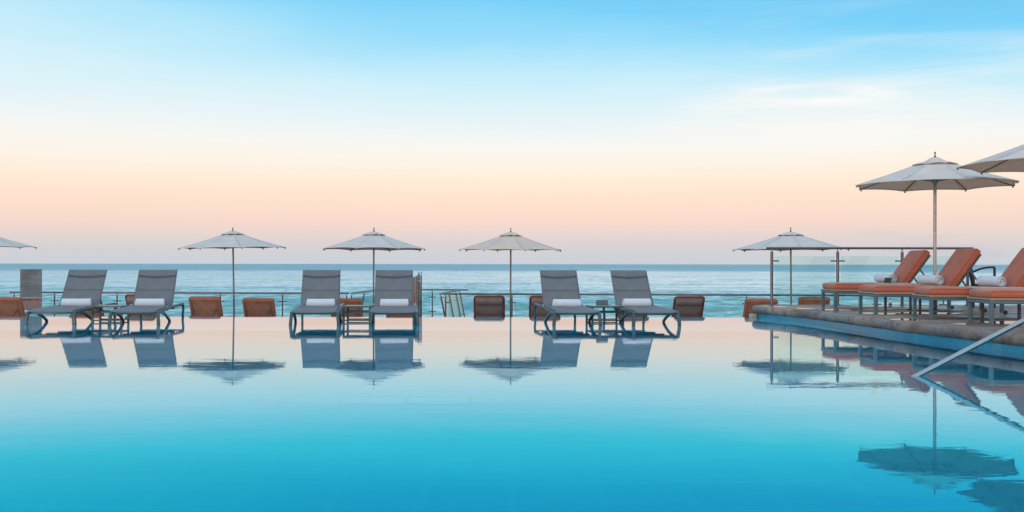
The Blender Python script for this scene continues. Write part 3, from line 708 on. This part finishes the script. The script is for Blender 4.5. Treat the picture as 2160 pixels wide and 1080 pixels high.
# ---------------------------------------------------------------- rust red loungers on the raised deck
def rbox(cx, cy, cz, lx, ly, lz, r, puff=.0, n=(18, 10, 6), seed=0):
    """soft cushion: rounded box with slightly domed faces"""
    b = MB(); V = {}; vs = []; fs = []
    def vid(p):
        kk = tuple(round(c, 5) for c in p)
        if kk not in V:
            V[kk] = len(vs); q = Vector(p); hx, hy, hz = lx/2, ly/2, lz/2
            w = Vector((q.x*hx, q.y*hy, q.z*hz))
            inn = Vector((max(-hx+r, min(hx-r, w.x)), max(-hy+r, min(hy-r, w.y)), max(-hz+r*.98, min(hz-r*.98, w.z))))
            dlt = w-inn
            if dlt.length > 1e-6: dlt = dlt.normalized()*min(r, r)
            w = inn+dlt
            dome = (1-q.x**4)*(1-q.y**4); w.z += puff*q.z*dome
            w += Vector((0, 0, .007*noise.noise(Vector((w.x*4+seed, w.y*4, w.z*3)))+.003*noise.noise(Vector((w.x*13, w.y*13+seed, 1)))))
            vs.append(w+Vector((cx, cy, cz)))
        return V[kk]
    def face(ax, sg, na, nb):
        for i in range(na):
            for j in range(nb):
                def P(a, bb):
                    u_, v_ = -1+2*a/na, -1+2*bb/nb
                    u_ = math.sin(u_*math.pi/2)*.35+u_*.65; v_ = math.sin(v_*math.pi/2)*.35+v_*.65
                    l = [u_, v_]; l.insert(ax, sg); return l
                fs.append((vid(P(i, j)), vid(P(i+1, j)), vid(P(i+1, j+1)), vid(P(i, j+1))))
    for sg in (-1, 1):
        face(0, sg, n[1], n[2]); face(1, sg, n[0], n[2]); face(2, sg, n[0], n[1])
    b.add(vs, fs); return b
def make_rust_lounger():
    u = empty('cushioned_lounger', (0, 0, DZ)); m = MAT['bluesteel']; hw = .35; L = 1.95; top = .335
    b = MB()
    for s in (-1, 1): b.bar([(s*(hw-.02), .045, top-.045), (s*(hw-.02), L-.045, top-.045)], .040, .050)
    for y in (.0225, L-.0225): b.bar([(-hw, y, top-.045), (hw, y, top-.045)], .045, .050)
    b.bar([(-hw+.04, 1.17, top-.045), (hw-.04, 1.17, top-.045)], .03, .04)
    b.build('frame', m, u)
    for s in (-1, 1):
        b = MB(); b.bar([(s*(hw-.025), .027, 0.006), (s*(hw-.025), .027, top-.071)], .048, .050, (0, 1, 0)); b.build('leg', m, u)
        b = MB(); b.bar([(s*(hw-.025), L-.06, 0.03), (s*(hw-.025), L-.06, top-.071)], .048, .055, (0, 1, 0)); lg = b.build('leg', m, u)
        b = MB(); b.lathe([(.012, -.014), (.032, -.012), (.034, 0), (.032, .012), (.012, .014)], (s*(hw-.025)+.0, L-.012, .034), 16, 'X'); b.build('wheel', MAT['rubber'], lg)
    b = MB(); b.bar([(-hw-.004, .03, top-.009), (hw+.004, .03, top-.009)], .07, .02)
    for s in (-1, 1): b.bar([(s*(hw-.025), .067, top-.009), (s*(hw-.025), L-.02, top-.009)], .058, .02)
    b.build('teak_trim', MAT['teak'], u)
    b = MB()
    for i in range(11): b.box((0, .13+i*.1, top-.012), (.57, .07, .014))
    b.build('slats', MAT['teak'], u)
    c = rbox(0, .60, top+.052, .70, 1.19, .105, .042, .010, (12, 18, 6)).build('seat_cushion', MAT['rust'], u, ang=80)
    b = MB(); zt_ = top+.052
    b.tube([(-.345, .03, zt_+.034), (.345, .03, zt_+.034)], .0045, 6); b.tube([(-.345, .03, zt_-.036), (.345, .03, zt_-.036)], .0045, 6)
    for s in (-1, 1): b.tube([(s*.345, .03, zt_+.034), (s*.345, 1.17, zt_+.034)], .0045, 6)
    b.build('piping', MAT['rust_piping'], c)
    # reclined back
    ang = R(54.5); cy, cz = 1.165, top+.025
    rot = Matrix.Rotation(ang, 4, 'X')
    c = rbox(0, .37, .052, .70, .74, .105, .040, .010, (12, 14, 6), 3)
    c.v = [tuple(rot @ Vector(v)+Vector((0, cy, cz))) for v in c.v]; cb = c.build('back_cushion', MAT['rust'], u, ang=80)
    b = MB()
    for s in (-1, 1): b.tube([tuple(rot @ Vector((s*.345, .03, .09))+Vector((0, cy, cz))), tuple(rot @ Vector((s*.345, .71, .09))+Vector((0, cy, cz)))], .0045, 6)
    b.tube([tuple(rot @ Vector((-.345, .712, .088))+Vector((0, cy, cz))), tuple(rot @ Vector((.345, .712, .088))+Vector((0, cy, cz)))], .0045, 6)
    b.build('piping', MAT['rust_piping'], cb)
    b = MB()
    for s in (-1, 1): b.bar([tuple(rot @ Vector((s*.30, q, -.022))+Vector((0, cy, cz))) for q in (0, .70)], .035, .022)
    for q in (.1, .25, .4, .55, .68): b.bar([tuple(rot @ Vector((-.28, q, -.02))+Vector((0, cy, cz))), tuple(rot @ Vector((.28, q, -.02))+Vector((0, cy, cz)))], .06, .014)
    b.build('back_frame', m, u)
    b = MB()
    for s in (-1, 1):
        b = MB(); p = rot @ Vector((s*.26, .42, -.035))+Vector((0, cy, cz)); b.bar([tuple(p), (s*.26, 1.72, top-.05)], .02, .025); b.build('back_prop', m, u)
    return u
DL = [(5.43, 17.62, 0, 'rust red cushioned lounger farthest back on the raised deck, beside the glass railing'),
      (5.50, 15.90, 0, 'rust red cushioned lounger in front of the umbrella pole, second along the deck edge'),
      (5.79, 14.50, -3, 'rust red cushioned lounger whose backrest is cut by the right edge'),
      (6.02, 13.22, -3, 'rust red cushioned lounger nearest the camera, only its seat end in view')]
protoR = make_rust_lounger()
tlab = ['white towel roll beside the small menu stand on the raised deck', 'white towel roll on the rust lounger in front of the umbrella pole', 'white towel roll nearest the right edge, on a rust red lounger']
for i, (x, y, rot, lab) in enumerate(DL):
    o = protoR if i == 0 else copy_tree(protoR)
    o.location = (x, y, DZ); o.scale = (1.04, 1.03, 1); o.rotation_euler = (0, 0, R(-90+rot)); tag(o, lab, 'sun lounger', 'rust red loungers along the deck edge')
    if i < 3:
        t = towel(x+.98, y-.02, DZ+.335+.115+.072, R(90+rot+10), tlab[i], 'rolled towels on the rust red loungers'); t.scale = (1.06, 1.10, 1.10)
def deck_table(x, y, w, dp, label):
    u = empty('side_table', (x, y, DZ)); tag(u, label, 'side table', 'side tables on the raised deck'); h = .435
    for sx_ in (-1, 1):
        for sy_ in (-1, 1):
            b = MB(); b.bar([(sx_*(w/2-.03), sy_*(dp/2-.03), 0), (sx_*(w/2-.03), sy_*(dp/2-.03), h-.041)], .038, .038, (0, 1, 0)); b.build('leg', MAT['dark_leg'], u)
    b = MB()
    for sy_ in (-1, 1): b.bar([(-w/2+.012, sy_*(dp/2-.03), h-.022-.0), (w/2-.012, sy_*(dp/2-.03), h-.022)], .034, .036)
    b.build('apron', MAT['bluesteel'], u)
    b = MB(); b.box((0, 0, h+.010), (w, dp, .022)); b.build('table_top', MAT['stonetop'], u, bevel=.005)
deck_table(6.32, 16.76, .62, .46, 'pale topped side table carrying the small menu stand on the deck')
deck_table(6.62, 13.86, .72, .40, 'pale topped side table between the two nearest rust red loungers')
ms = empty('menu_stand', (6.16, 16.72, DZ+.4565), R(20)); tag(ms, 'small dark folded menu stand on the deck side table, left of a towel', 'menu stand')
b = MB(); b.box((-.03, 0, .046), (.13, .010, .09), Matrix.Rotation(R(18), 3, 'X')); b.build('front_panel', MAT['menu'], ms, bevel=.002)
b = MB(); b.add([(.04, -.02, .002), (.14, .02, .002), (.06, .03, .09), (.035, .0, .092)], [(0, 1, 2, 3)]); b.build('side_panel', MAT['menu_pale'], ms, solid=.006)

# ---------------------------------------------------------------- loungers on the lower terrace, seen from behind
def make_terrace_lounger(style):
    u = empty('terrace_lounger', (0, 0, LOW))
    if style == 'padded': fm, sl = MAT['orange_frame'], MAT['brown_sling']
    else: fm, sl = MAT['red_frame'], MAT['mauve_sling']
    hw = .345; L = 1.9; sz = .215; yb = 1.14
    ang = R(68 if style == 'padded' else 60); rot = Matrix.Rotation(ang, 4, 'X')
    P = lambda x, q, n: tuple(rot @ Vector((x, q, n))+Vector((0, yb, sz)))
    LB = .595 if style == 'padded' else .73
    b = MB()
    if style == 'padded':
        b.bar([P(-hw+.02, 0, 0), P(-hw+.02, LB-.02, 0)], .045, .05); b.bar([P(hw-.02, 0, 0), P(hw-.02, LB-.02, 0)], .045, .05)
        b.bar([P(-hw-.002, LB, 0), P(hw+.002, LB, 0)], .045, .05); b.bar([P(-hw+.04, .02, 0), P(hw-.04, .02, 0)], .045, .045)
    else:
        pts = [P(-hw+.015, 0, 0), P(-hw+.015, LB-.06, 0), P(-hw+.03, LB-.02, 0), P(-hw+.07, LB, 0), P(hw-.07, LB, 0), P(hw-.03, LB-.02, 0), P(hw-.015, LB-.06, 0), P(hw-.015, 0, 0)]
        b.tube(pts, .018, 10); b.tube([P(-hw+.02, .30, -.022), P(-.1, .285, -.024), P(.1, .285, -.024), P(hw-.02, .30, -.022)], .008, 8)
    b.build('back_frame', fm, u)
    b = MB()
    def fn(uu, vv):
        s = (1-(2*vv-1)**2)*math.sin(math.pi*uu); return Vector(P((vv-.5)*(2*hw-.06), .03+uu*(LB-.05), .0-.012*s))
    b.grid(fn, 10, 10); b.build('back_panel', sl, u, solid=.006, ang=60)
    if style == 'padded':
        c = rbox(0, .305, .058, .70, .64, .065, .030, .004, (12, 12, 6)); c.v = [P(*v) for v in c.v]; cu = c.build('back_cushion', MAT['orange_frame'], u, ang=80)
        b = MB(); b.tube([P(-.34, .618, .035), P(.34, .618, .035), P(.345, .60, .035), P(.345, .02, .035)], .005, 6); b.build('piping', MAT['tan'], cu)
        b = MB(); b.tube([P(-hw+.045, LB-.03, -.025), P(hw-.045, LB-.03, -.025), P(hw-.045, .05, -.025)], .0045, 6); b.build('welt', MAT['tan'], u)
        rbox(0, .60, sz+.075, .68, 1.18, .09, .036, .006, (10, 14, 5)).build('seat_cushion', MAT['orange_frame'], u, ang=80)
        for s in (-1, 1):
            b = MB(); b.lathe([(.010, -.03), (.012, 0), (.006, .012)], P(s*.28, .07, -.042), 8); b.build('bolt', MAT['stonetop'], u)
    else:
        b = MB()
        b.grid(lambda uu, vv: Vector(((vv-.5)*(2*hw-.05), .03+uu*1.15, sz+.022-.02*(1-(2*vv-1)**2))), 8, 8); b.build('seat_sling', sl, u, solid=.006, ang=60)
        b = MB()
        b.grid(lambda uu, vv: Vector(P((vv-.5)*(2*hw-.09), LB-.20+uu*.15, -.030-.012*(1-(2*vv-1)**2)-.02*math.sin(math.pi*uu))), 8, 8); b.build('headrest', MAT['dark_leg'] if False else sl, u, solid=.01, ang=60)
    b = MB()
    for s in (-1, 1): b.bar([(s*(hw-.01), .02, sz), (s*(hw-.01), L, sz)], .035, .045)
    for y in (.0, L+.02): b.bar([(-hw-.008, y, sz), (hw+.008, y, sz)], .04, .045)
    b.build('frame', fm, u)
    for s in (-1, 1):
        for y in (.12, L-.12):
            b = MB(); b.bar([(s*(hw-.012), y, 0), (s*(hw-.012), y, sz-.023)], .036, .04, (0, 1, 0)); b.build('leg', fm, u)
    for s in (-1, 1):
        b = MB(); b.bar([P(s*.25, .36, -.03), (s*.25, 1.78, sz-.01)], .018, .022); b.build('back_prop', MAT['dark_leg'], u)
    return u
pp = make_terrace_lounger('padded'); ps = make_terrace_lounger('sling'); usedp = useds = False
TL = [  # centre px of the back, distance of the top edge, top z offset, rot, style, label
    (10, 22.1, .03, -6, 'p', 'orange padded terrace lounger cut off by the left edge'),
    (178, 22.6, .0, -3, 'p', 'orange padded terrace lounger hidden behind the leftmost grey lounger'),
    (295, 22.6, .03, -2, 's', 'dark red framed terrace lounger behind the second grey lounger from the left'),
    (431, 22.5, .0, -4, 'p', 'brown backed terrace lounger just left of a free umbrella pole'),
    (544, 22.6, -.01, -4, 'p', 'brown backed terrace lounger just right of a free umbrella pole'),
    (729, 22.6, -.01, -1, 'p', 'brown terrace lounger showing behind the slatted side table'),
    (846, 22.7, .01, 0, 'p', 'brown terrace lounger behind the grey lounger by the beige panel stand'),
    (1032, 22.5, .02, 0, 's', 'taupe sling terrace lounger with red frame, left of the centre umbrella pole'),
    (1150, 22.5, .02, 2, 's', 'taupe sling terrace lounger with red frame, half behind a grey lounger'),
    (1337, 22.6, .0, 3, 's', 'taupe sling terrace lounger hidden behind the rightmost grey lounger'),
    (1455, 22.5, .01, 3, 's', 'taupe sling terrace lounger right of the rightmost grey lounger'),
    (1607, 21.6, .0, 5, 'p', 'orange padded terrace lounger at the corner of the raised deck'),
    (1719, 22.8, .0, 4, 'p', 'orange padded terrace lounger seen through the glass railing'),
]
for (pxc, d, dz, rot, st, lab) in TL:
    if st == 'p': o = pp if not usedp else copy_tree(pp); usedp = True
    else: o = ps if not useds else copy_tree(ps); useds = True
    yb_ = 1.14+(.595*math.cos(R(68)) if st == 'p' else .73*math.cos(R(60))); rz = math.pi+R(rot)
    xx = (pxc-1080)*d/2160
    o.location = (xx+(-math.sin(R(rot)))*yb_*-1*-1, d+yb_*math.cos(R(rot)), LOW+dz)
    o.rotation_euler = (0, 0, rz); tag(o, lab, 'sun lounger', 'loungers on the lower terrace facing the sea')
    o.location.x = xx-math.sin(R(rot))*yb_
    if dz:
        o.location.z = LOW; o.scale.z = 1+dz/.85

# ---------------------------------------------------------------- railings
def railing(p0, p1, posts, zbase, ztop, label, group, lean=(0, 0), glass=True, cable=True, gtop=.12, gbot=.14, rail_r=.022, end_over=.1, etched=False, post_r=.02, name='glass_railing', cl=.10):
    """posts: fractions along p0-p1; lean: shift of the top (x, y)"""
    a = Vector((*p0, 0)); c = Vector((*p1, 0)); d = (c-a); L = d.length; dr_ = d.normalized()
    u = empty(name, (a.x, a.y, zbase)); tag(u, label, 'railing', group); Hh = ztop-zbase; ln = Vector((*lean, 0))
    at = lambda s, z: dr_*(s*L)+ln*(z/Hh)+Vector((0, 0, z))
    b = MB(); b.tube([at(-end_over/L, Hh), at(1+end_over/L, Hh)], rail_r, 12); b.build('handrail', MAT['rail'], u)
    for s in posts:
        b = MB(); b.tube([at(s, 0.01), at(s, Hh-.07)], post_r, 12); b.tube([at(s, Hh-.07), at(s, Hh-rail_r*.8)], post_r*.45, 8)
        b.lathe([(post_r*2.4, 0), (post_r*2.4, .010), (post_r*1.3, .016)], tuple(at(s, 0)), 14)
        po = b.build('post', MAT['rail'], u)
        for z in (Hh-gtop-.09, gbot+.08):
            q = at(s, z); s0 = -cl if s > .01 else 0.0; s1 = cl if s < .99 else .0
            b = MB(); b.bar([q+dr_*s0, q+dr_*s1], .030, .024); b.build('clamp', MAT['clamp'], po)
    if glass:
        for i in range(len(posts)-1):
            s0, s1 = posts[i]+.06/L, posts[i+1]-.06/L
            if s1 <= s0: continue
            b = MB(); q = [at(s0, gbot), at(s1, gbot), at(s1, Hh-gtop), at(s0, Hh-gtop)]
            nrm = Vector((-dr_.y, dr_.x, 0))*.005
            b.add([v+nrm for v in q]+[v-nrm for v in q], [(0, 1, 2, 3), (7, 6, 5, 4), (0, 4, 5, 1), (1, 5, 6, 2), (2, 6, 7, 3), (3, 7, 4, 0)])
            gp = b.build('glass_pane', MAT['glass'], u)
            if etched and i == 0:
                b = MB(); cx = (s0+s1)/2+.03
                b.tube([at(cx, Hh-gtop-.10)+dr_*x+Vector((0, 0, .03-.9*x*x*2.2))-nrm*1.4 for x in [-.11+.022*k for k in range(11)]], .0022, 5)
                b.tube([at(cx, Hh-gtop-.10)+dr_*x+Vector((0, 0, .012+.04*math.cos(x*50)*.12))-nrm*1.4 for x in [-.08+.02*k for k in range(9)]], .0016, 5)
                b.build('etched_mark', MAT['etch'], gp)
    if cable:
        b = MB()
        for i in range(len(posts)-1):
            s0, s1 = posts[i], posts[i+1]
            b.tube([at(s0+(s1-s0)*t/10, Hh-.055-.055*math.sin(math.pi*t/10)*(1.3 if i % 2 else 1)) for t in range(11)], .004, 5)
        b.build('cable', MAT['rail'], u)
    return u
RZ = .24
gR = 'glass railings at the seaward edge'
def fr(pxs, x0, y0, x1, y1):  # fractions for posts seen at photo columns
    out = []
    for q in pxs:
        s_ = (q-1080)/2160; den = (x1-x0)-s_*(y1-y0); out.append((s_*y0-x0)/den)
    return out
x0, y0, x1, y1 = (24-1080)*25.9/2160, 25.9, (733-1080)*25.4/2160, 25.4
railing((x0, y0), (x1, y1), fr([30, 115, 247, 334, 465, 596, 731], x0, y0, x1, y1), LOW, RZ, 'long glass railing running from the notice board to the slatted side table', gR, end_over=.04)
xl2, yl2 = (792-1080)*28.9/2160, 28.9
railing((x1, y1), (xl2, yl2), [.0001, .42, .9], LOW, RZ, 'short glass railing with leaning posts, left of the beige panel stand', gR, lean=(.11, 0), cable=False, end_over=.02, cl=.06)
xr2, yr2 = (984-1080)*29.0/2160, 29.0
railing((xl2+.1, yl2+.05), (xr2, yr2), fr([850, 912], xl2+.1, yl2+.05, xr2, yr2), LOW, RZ, 'glass railing with one upright post, set farthest out toward the sea', gR, end_over=.05)
x0, y0, x1, y1 = (940-1080)*25.0/2160, 25.0, 11.5, 24.0
railing((x0, y0), (x1, y1), [.0001]+fr([1080, 1211, 1342, 1476, 1575, 1718, 1850, 1990], x0, y0, x1, y1), LOW, RZ, 'long glass railing running behind the centre umbrella to the raised deck', gR, end_over=.06)
railing((x0+.02, y0+.06), (xr2-.02, yr2-.06), [.02, .40, .75, .97], LOW, RZ, 'short glass railing with slanting posts, left of the centre umbrella', gR, lean=(-.16, 0), cable=False, end_over=.0, cl=.06)
RD = 19.1
railing((548*RD/2160, RD), (8.50, RD), [.0001]+[((q-1080)*RD/2160-548*RD/2160)/(8.5-548*RD/2160) for q in (1767, 1903)]+[.9999], DZ, .97+34.5*RD/2160, 'tall glass railing with thick posts on the raised deck, carrying an etched mark', 'railing of the raised deck', cable=False, gtop=.15, gbot=.10, rail_r=.022, post_r=.028, etched=True, cl=.13)

# ---------------------------------------------------------------- notice board
nb = empty('notice_board', ((65.5-1080)*26.3/2160, 24.9, LOW)); tag(nb, 'grey upright notice board printed with rows of small text, behind the leftmost lounger', 'notice board')
nb.location = ((65.5-1080)*24.9/2160, 24.9, LOW)
w = 45*24.9/2160; zt_ = H-(569-557)*24.9/2160-LOW; zb_ = H-(656-557)*24.9/2160-LOW; zm = zt_-(zt_-zb_)*.69
b = MB(); b.box((0, 0, (zt_+zm)/2), (w, .03, zt_-zm)); b.build('board', MAT['board'], nb, bevel=.004)
b = MB(); b.box((0, 0, zm-.052), (w, .03, .08)); st = b.build('strip', MAT['board_red'], nb)
b = MB(); b.box((-w*.18, -.017, zm-.05), (w*.35, .004, .045)); b.box((w*.26, -.017, zm-.05), (w*.16, .004, .05)); b.build('emblem', MAT['board_text'], st)
b = MB(); b.box((0, 0, (zm-.094+zb_)/2), (w, .03, zm-.096-zb_)); b.build('lower_panel', MAT['board_wood'], nb)
b = MB()
for s in (-1, 1): b.bar([(s*w*.38, .0, 0), (s*w*.38, .0, zb_-.002)], .03, .03, (0, 1, 0))
b.box((0, 0, .01), (w, .35, .02)); b.build('stand', MAT['rail'], nb)
b = MB(); rnd = random.Random(3)
rows = [(.035, .0, .80), (.075, -.02, .78), (.105, .0, .42), (.165, -.16, .40), (.205, -.08, .44), (.24, -.17, .08), (.28, -.08, .38), (.325, .0, .86), (.345, .0, .84), (.375, .02, .74), (.395, .0, .70), (.43, .0, .84), (.47, .02, .78), (.51, 0, .70)]
hb = zt_-zm
for (fy, ox, wd) in rows:
    z = zt_-fy/.56*hb*.97-.01; x = -w*wd/2+ox*w
    while x < w*wd/2+ox*w:
        l = rnd.uniform(.012, .045); b.box((x+l/2, -.0165, z), (l, .003, .009)); x += l+.007
for fy in (.205, .28): b.box((-w*.30, -.0165, zt_-fy/.56*hb*.97-.01), (.014, .003, .014))
b.build('lettering', MAT['board_text'], nb)

# ---------------------------------------------------------------- beige panel stand with bent tube
bs_ = empty('panel_stand', ((880-1080)*22.3/2160, 22.3, LOW)); tag(bs_, 'upright beige panel stand with a bent steel tube frame, right of a grey lounger', 'stand')
zt_ = H-(582-557)*22.3/2160-LOW
b = MB(); b.box((-.075, .25, (zt_+.45)/2), (.10, .03, zt_-.50)); b.build('panel', MAT['beige'], bs_, bevel=.01)
b = MB(); b.box((-.02, .06, (zt_+.42)/2), (.03, .34, zt_-.44)); b.build('side_panel', MAT['beige'], bs_, bevel=.008)
b = MB(); b.box((-.055, .1, .60), (.05, .3, .55)); b.build('lower_panel', MAT['orange_frame'], bs_, bevel=.01)
for dx, y_ in ((.022, -.10), (.068, .0)):
    b = MB(); b.tube(catmull([(dx, y_, .01), (dx, y_, .6), (dx, y_, zt_-.12), (dx-.006, y_+.04, zt_-.03), (dx-.02, y_+.16, zt_+.005), (dx-.025, y_+.5, zt_+.005), (dx-.025, y_+.56, zt_-.05), (dx-.025, y_+.56, .01)], 6), .013, 10)
    b.build('tube', MAT['steel'] if dx > .05 else MAT['pole'], bs_)
b = MB()
for z in (.45, .75, 1.05, zt_-.18): b.bar([(.022, -.08, z), (.068, .0, z)], .012, .02)
b.build('bracket', MAT['clamp'], bs_)

# ---------------------------------------------------------------- pool handrail
hr = empty('handrail', (5.78, 9.0, DZ)); tag(hr, 'bright steel handrail sloping down into the near right of the pool', 'handrail')
o_ = Vector((5.78, 9.0, DZ))
pts = [Vector(p)-o_ for p in [(3.28, 8.90, -.115), (3.52, 8.905, .0), (4.5, 9.0, .480), (5.35, 9.07, .90)]]
pts = pts[:-1]+[p for p in catmull([pts[-1], Vector((5.62, 9.09, 1.02))-o_, Vector((5.92, 9.10, 1.06))-o_, Vector((6.12, 9.11, .98))-o_, Vector((6.18, 9.11, .8))-o_, Vector((6.18, 9.11, .22))-o_], 6)]
b = MB(); b.tube(pts, .0235, 20); b.build('rail_tube', MAT['steel'], hr, ang=60)
b = MB(); b.lathe([(.06, .001), (.058, .012), (.03, .022)], (.40, .11, 0), 20); b.build('floor_flange', MAT['steel'], hr)
b = MB(); b.tube([Vector((3.28, 8.90, -.115))-o_, Vector((3.16, 8.89, -.22))-o_, Vector((3.14, 8.89, -1.14))-o_], .0235, 16); b.build('foot_post', MAT['steel'], hr)

# ---------------------------------------------------------------- black wicker armchair behind
ac = empty('armchair', (8.42, 18.15, DZ), R(-25)); tag(ac, 'black wicker armchair behind the rust red backrests', 'armchair')
b = MB(); b.box((-.05, 0, .36), (.42, .50, .12)); b.build('seat', MAT['black_wicker'], ac, bevel=.02)
b = MB(); b.box((-.25, 0, .57), (.07, .50, .42), Matrix.Rotation(R(-10), 3, 'Y')); b.build('backrest', MAT['black_wicker'], ac, bevel=.02)
for s in (-1, 1):
    b = MB(); b.bar(catmull([(-.25, s*.25, .62), (-.12, s*.26, .68), (.0, s*.26, .71), (.13, s*.26, .715)], 5), .045, .035); b.build('armrest', MAT['black_wicker'], ac)
    b = MB(); b.bar([(.12, s*.26, 0), (.12, s*.26, .70)], .04, .04, (0, 1, 0)); b.build('leg', MAT['black_wicker'], ac)
    b = MB(); b.bar([(-.22, s*.23, 0), (-.22, s*.23, .31)], .04, .04, (0, 1, 0)); b.build('leg', MAT['black_wicker'], ac)
# small bottle by the railing
bt = empty('bottle', ((1878-1080)*18.9/2160, 18.9, DZ)); tag(bt, 'small pale bottle standing on the deck below the railing', 'bottle')
b = MB(); b.lathe([(.026, 0), (.030, .006), (.030, .075), (.012, .10), (.012, .118)], seg=16); b.build('body', MAT['bottle'], bt)
b = MB(); b.lathe([(.014, .1185), (.014, .135)], seg=12); b.build('cap', MAT['clamp'], bt)
b = MB(); b.lathe([(.0312, .012), (.0312, .045)], seg=16); b.build('label_band', MAT['dark_leg'], bt)
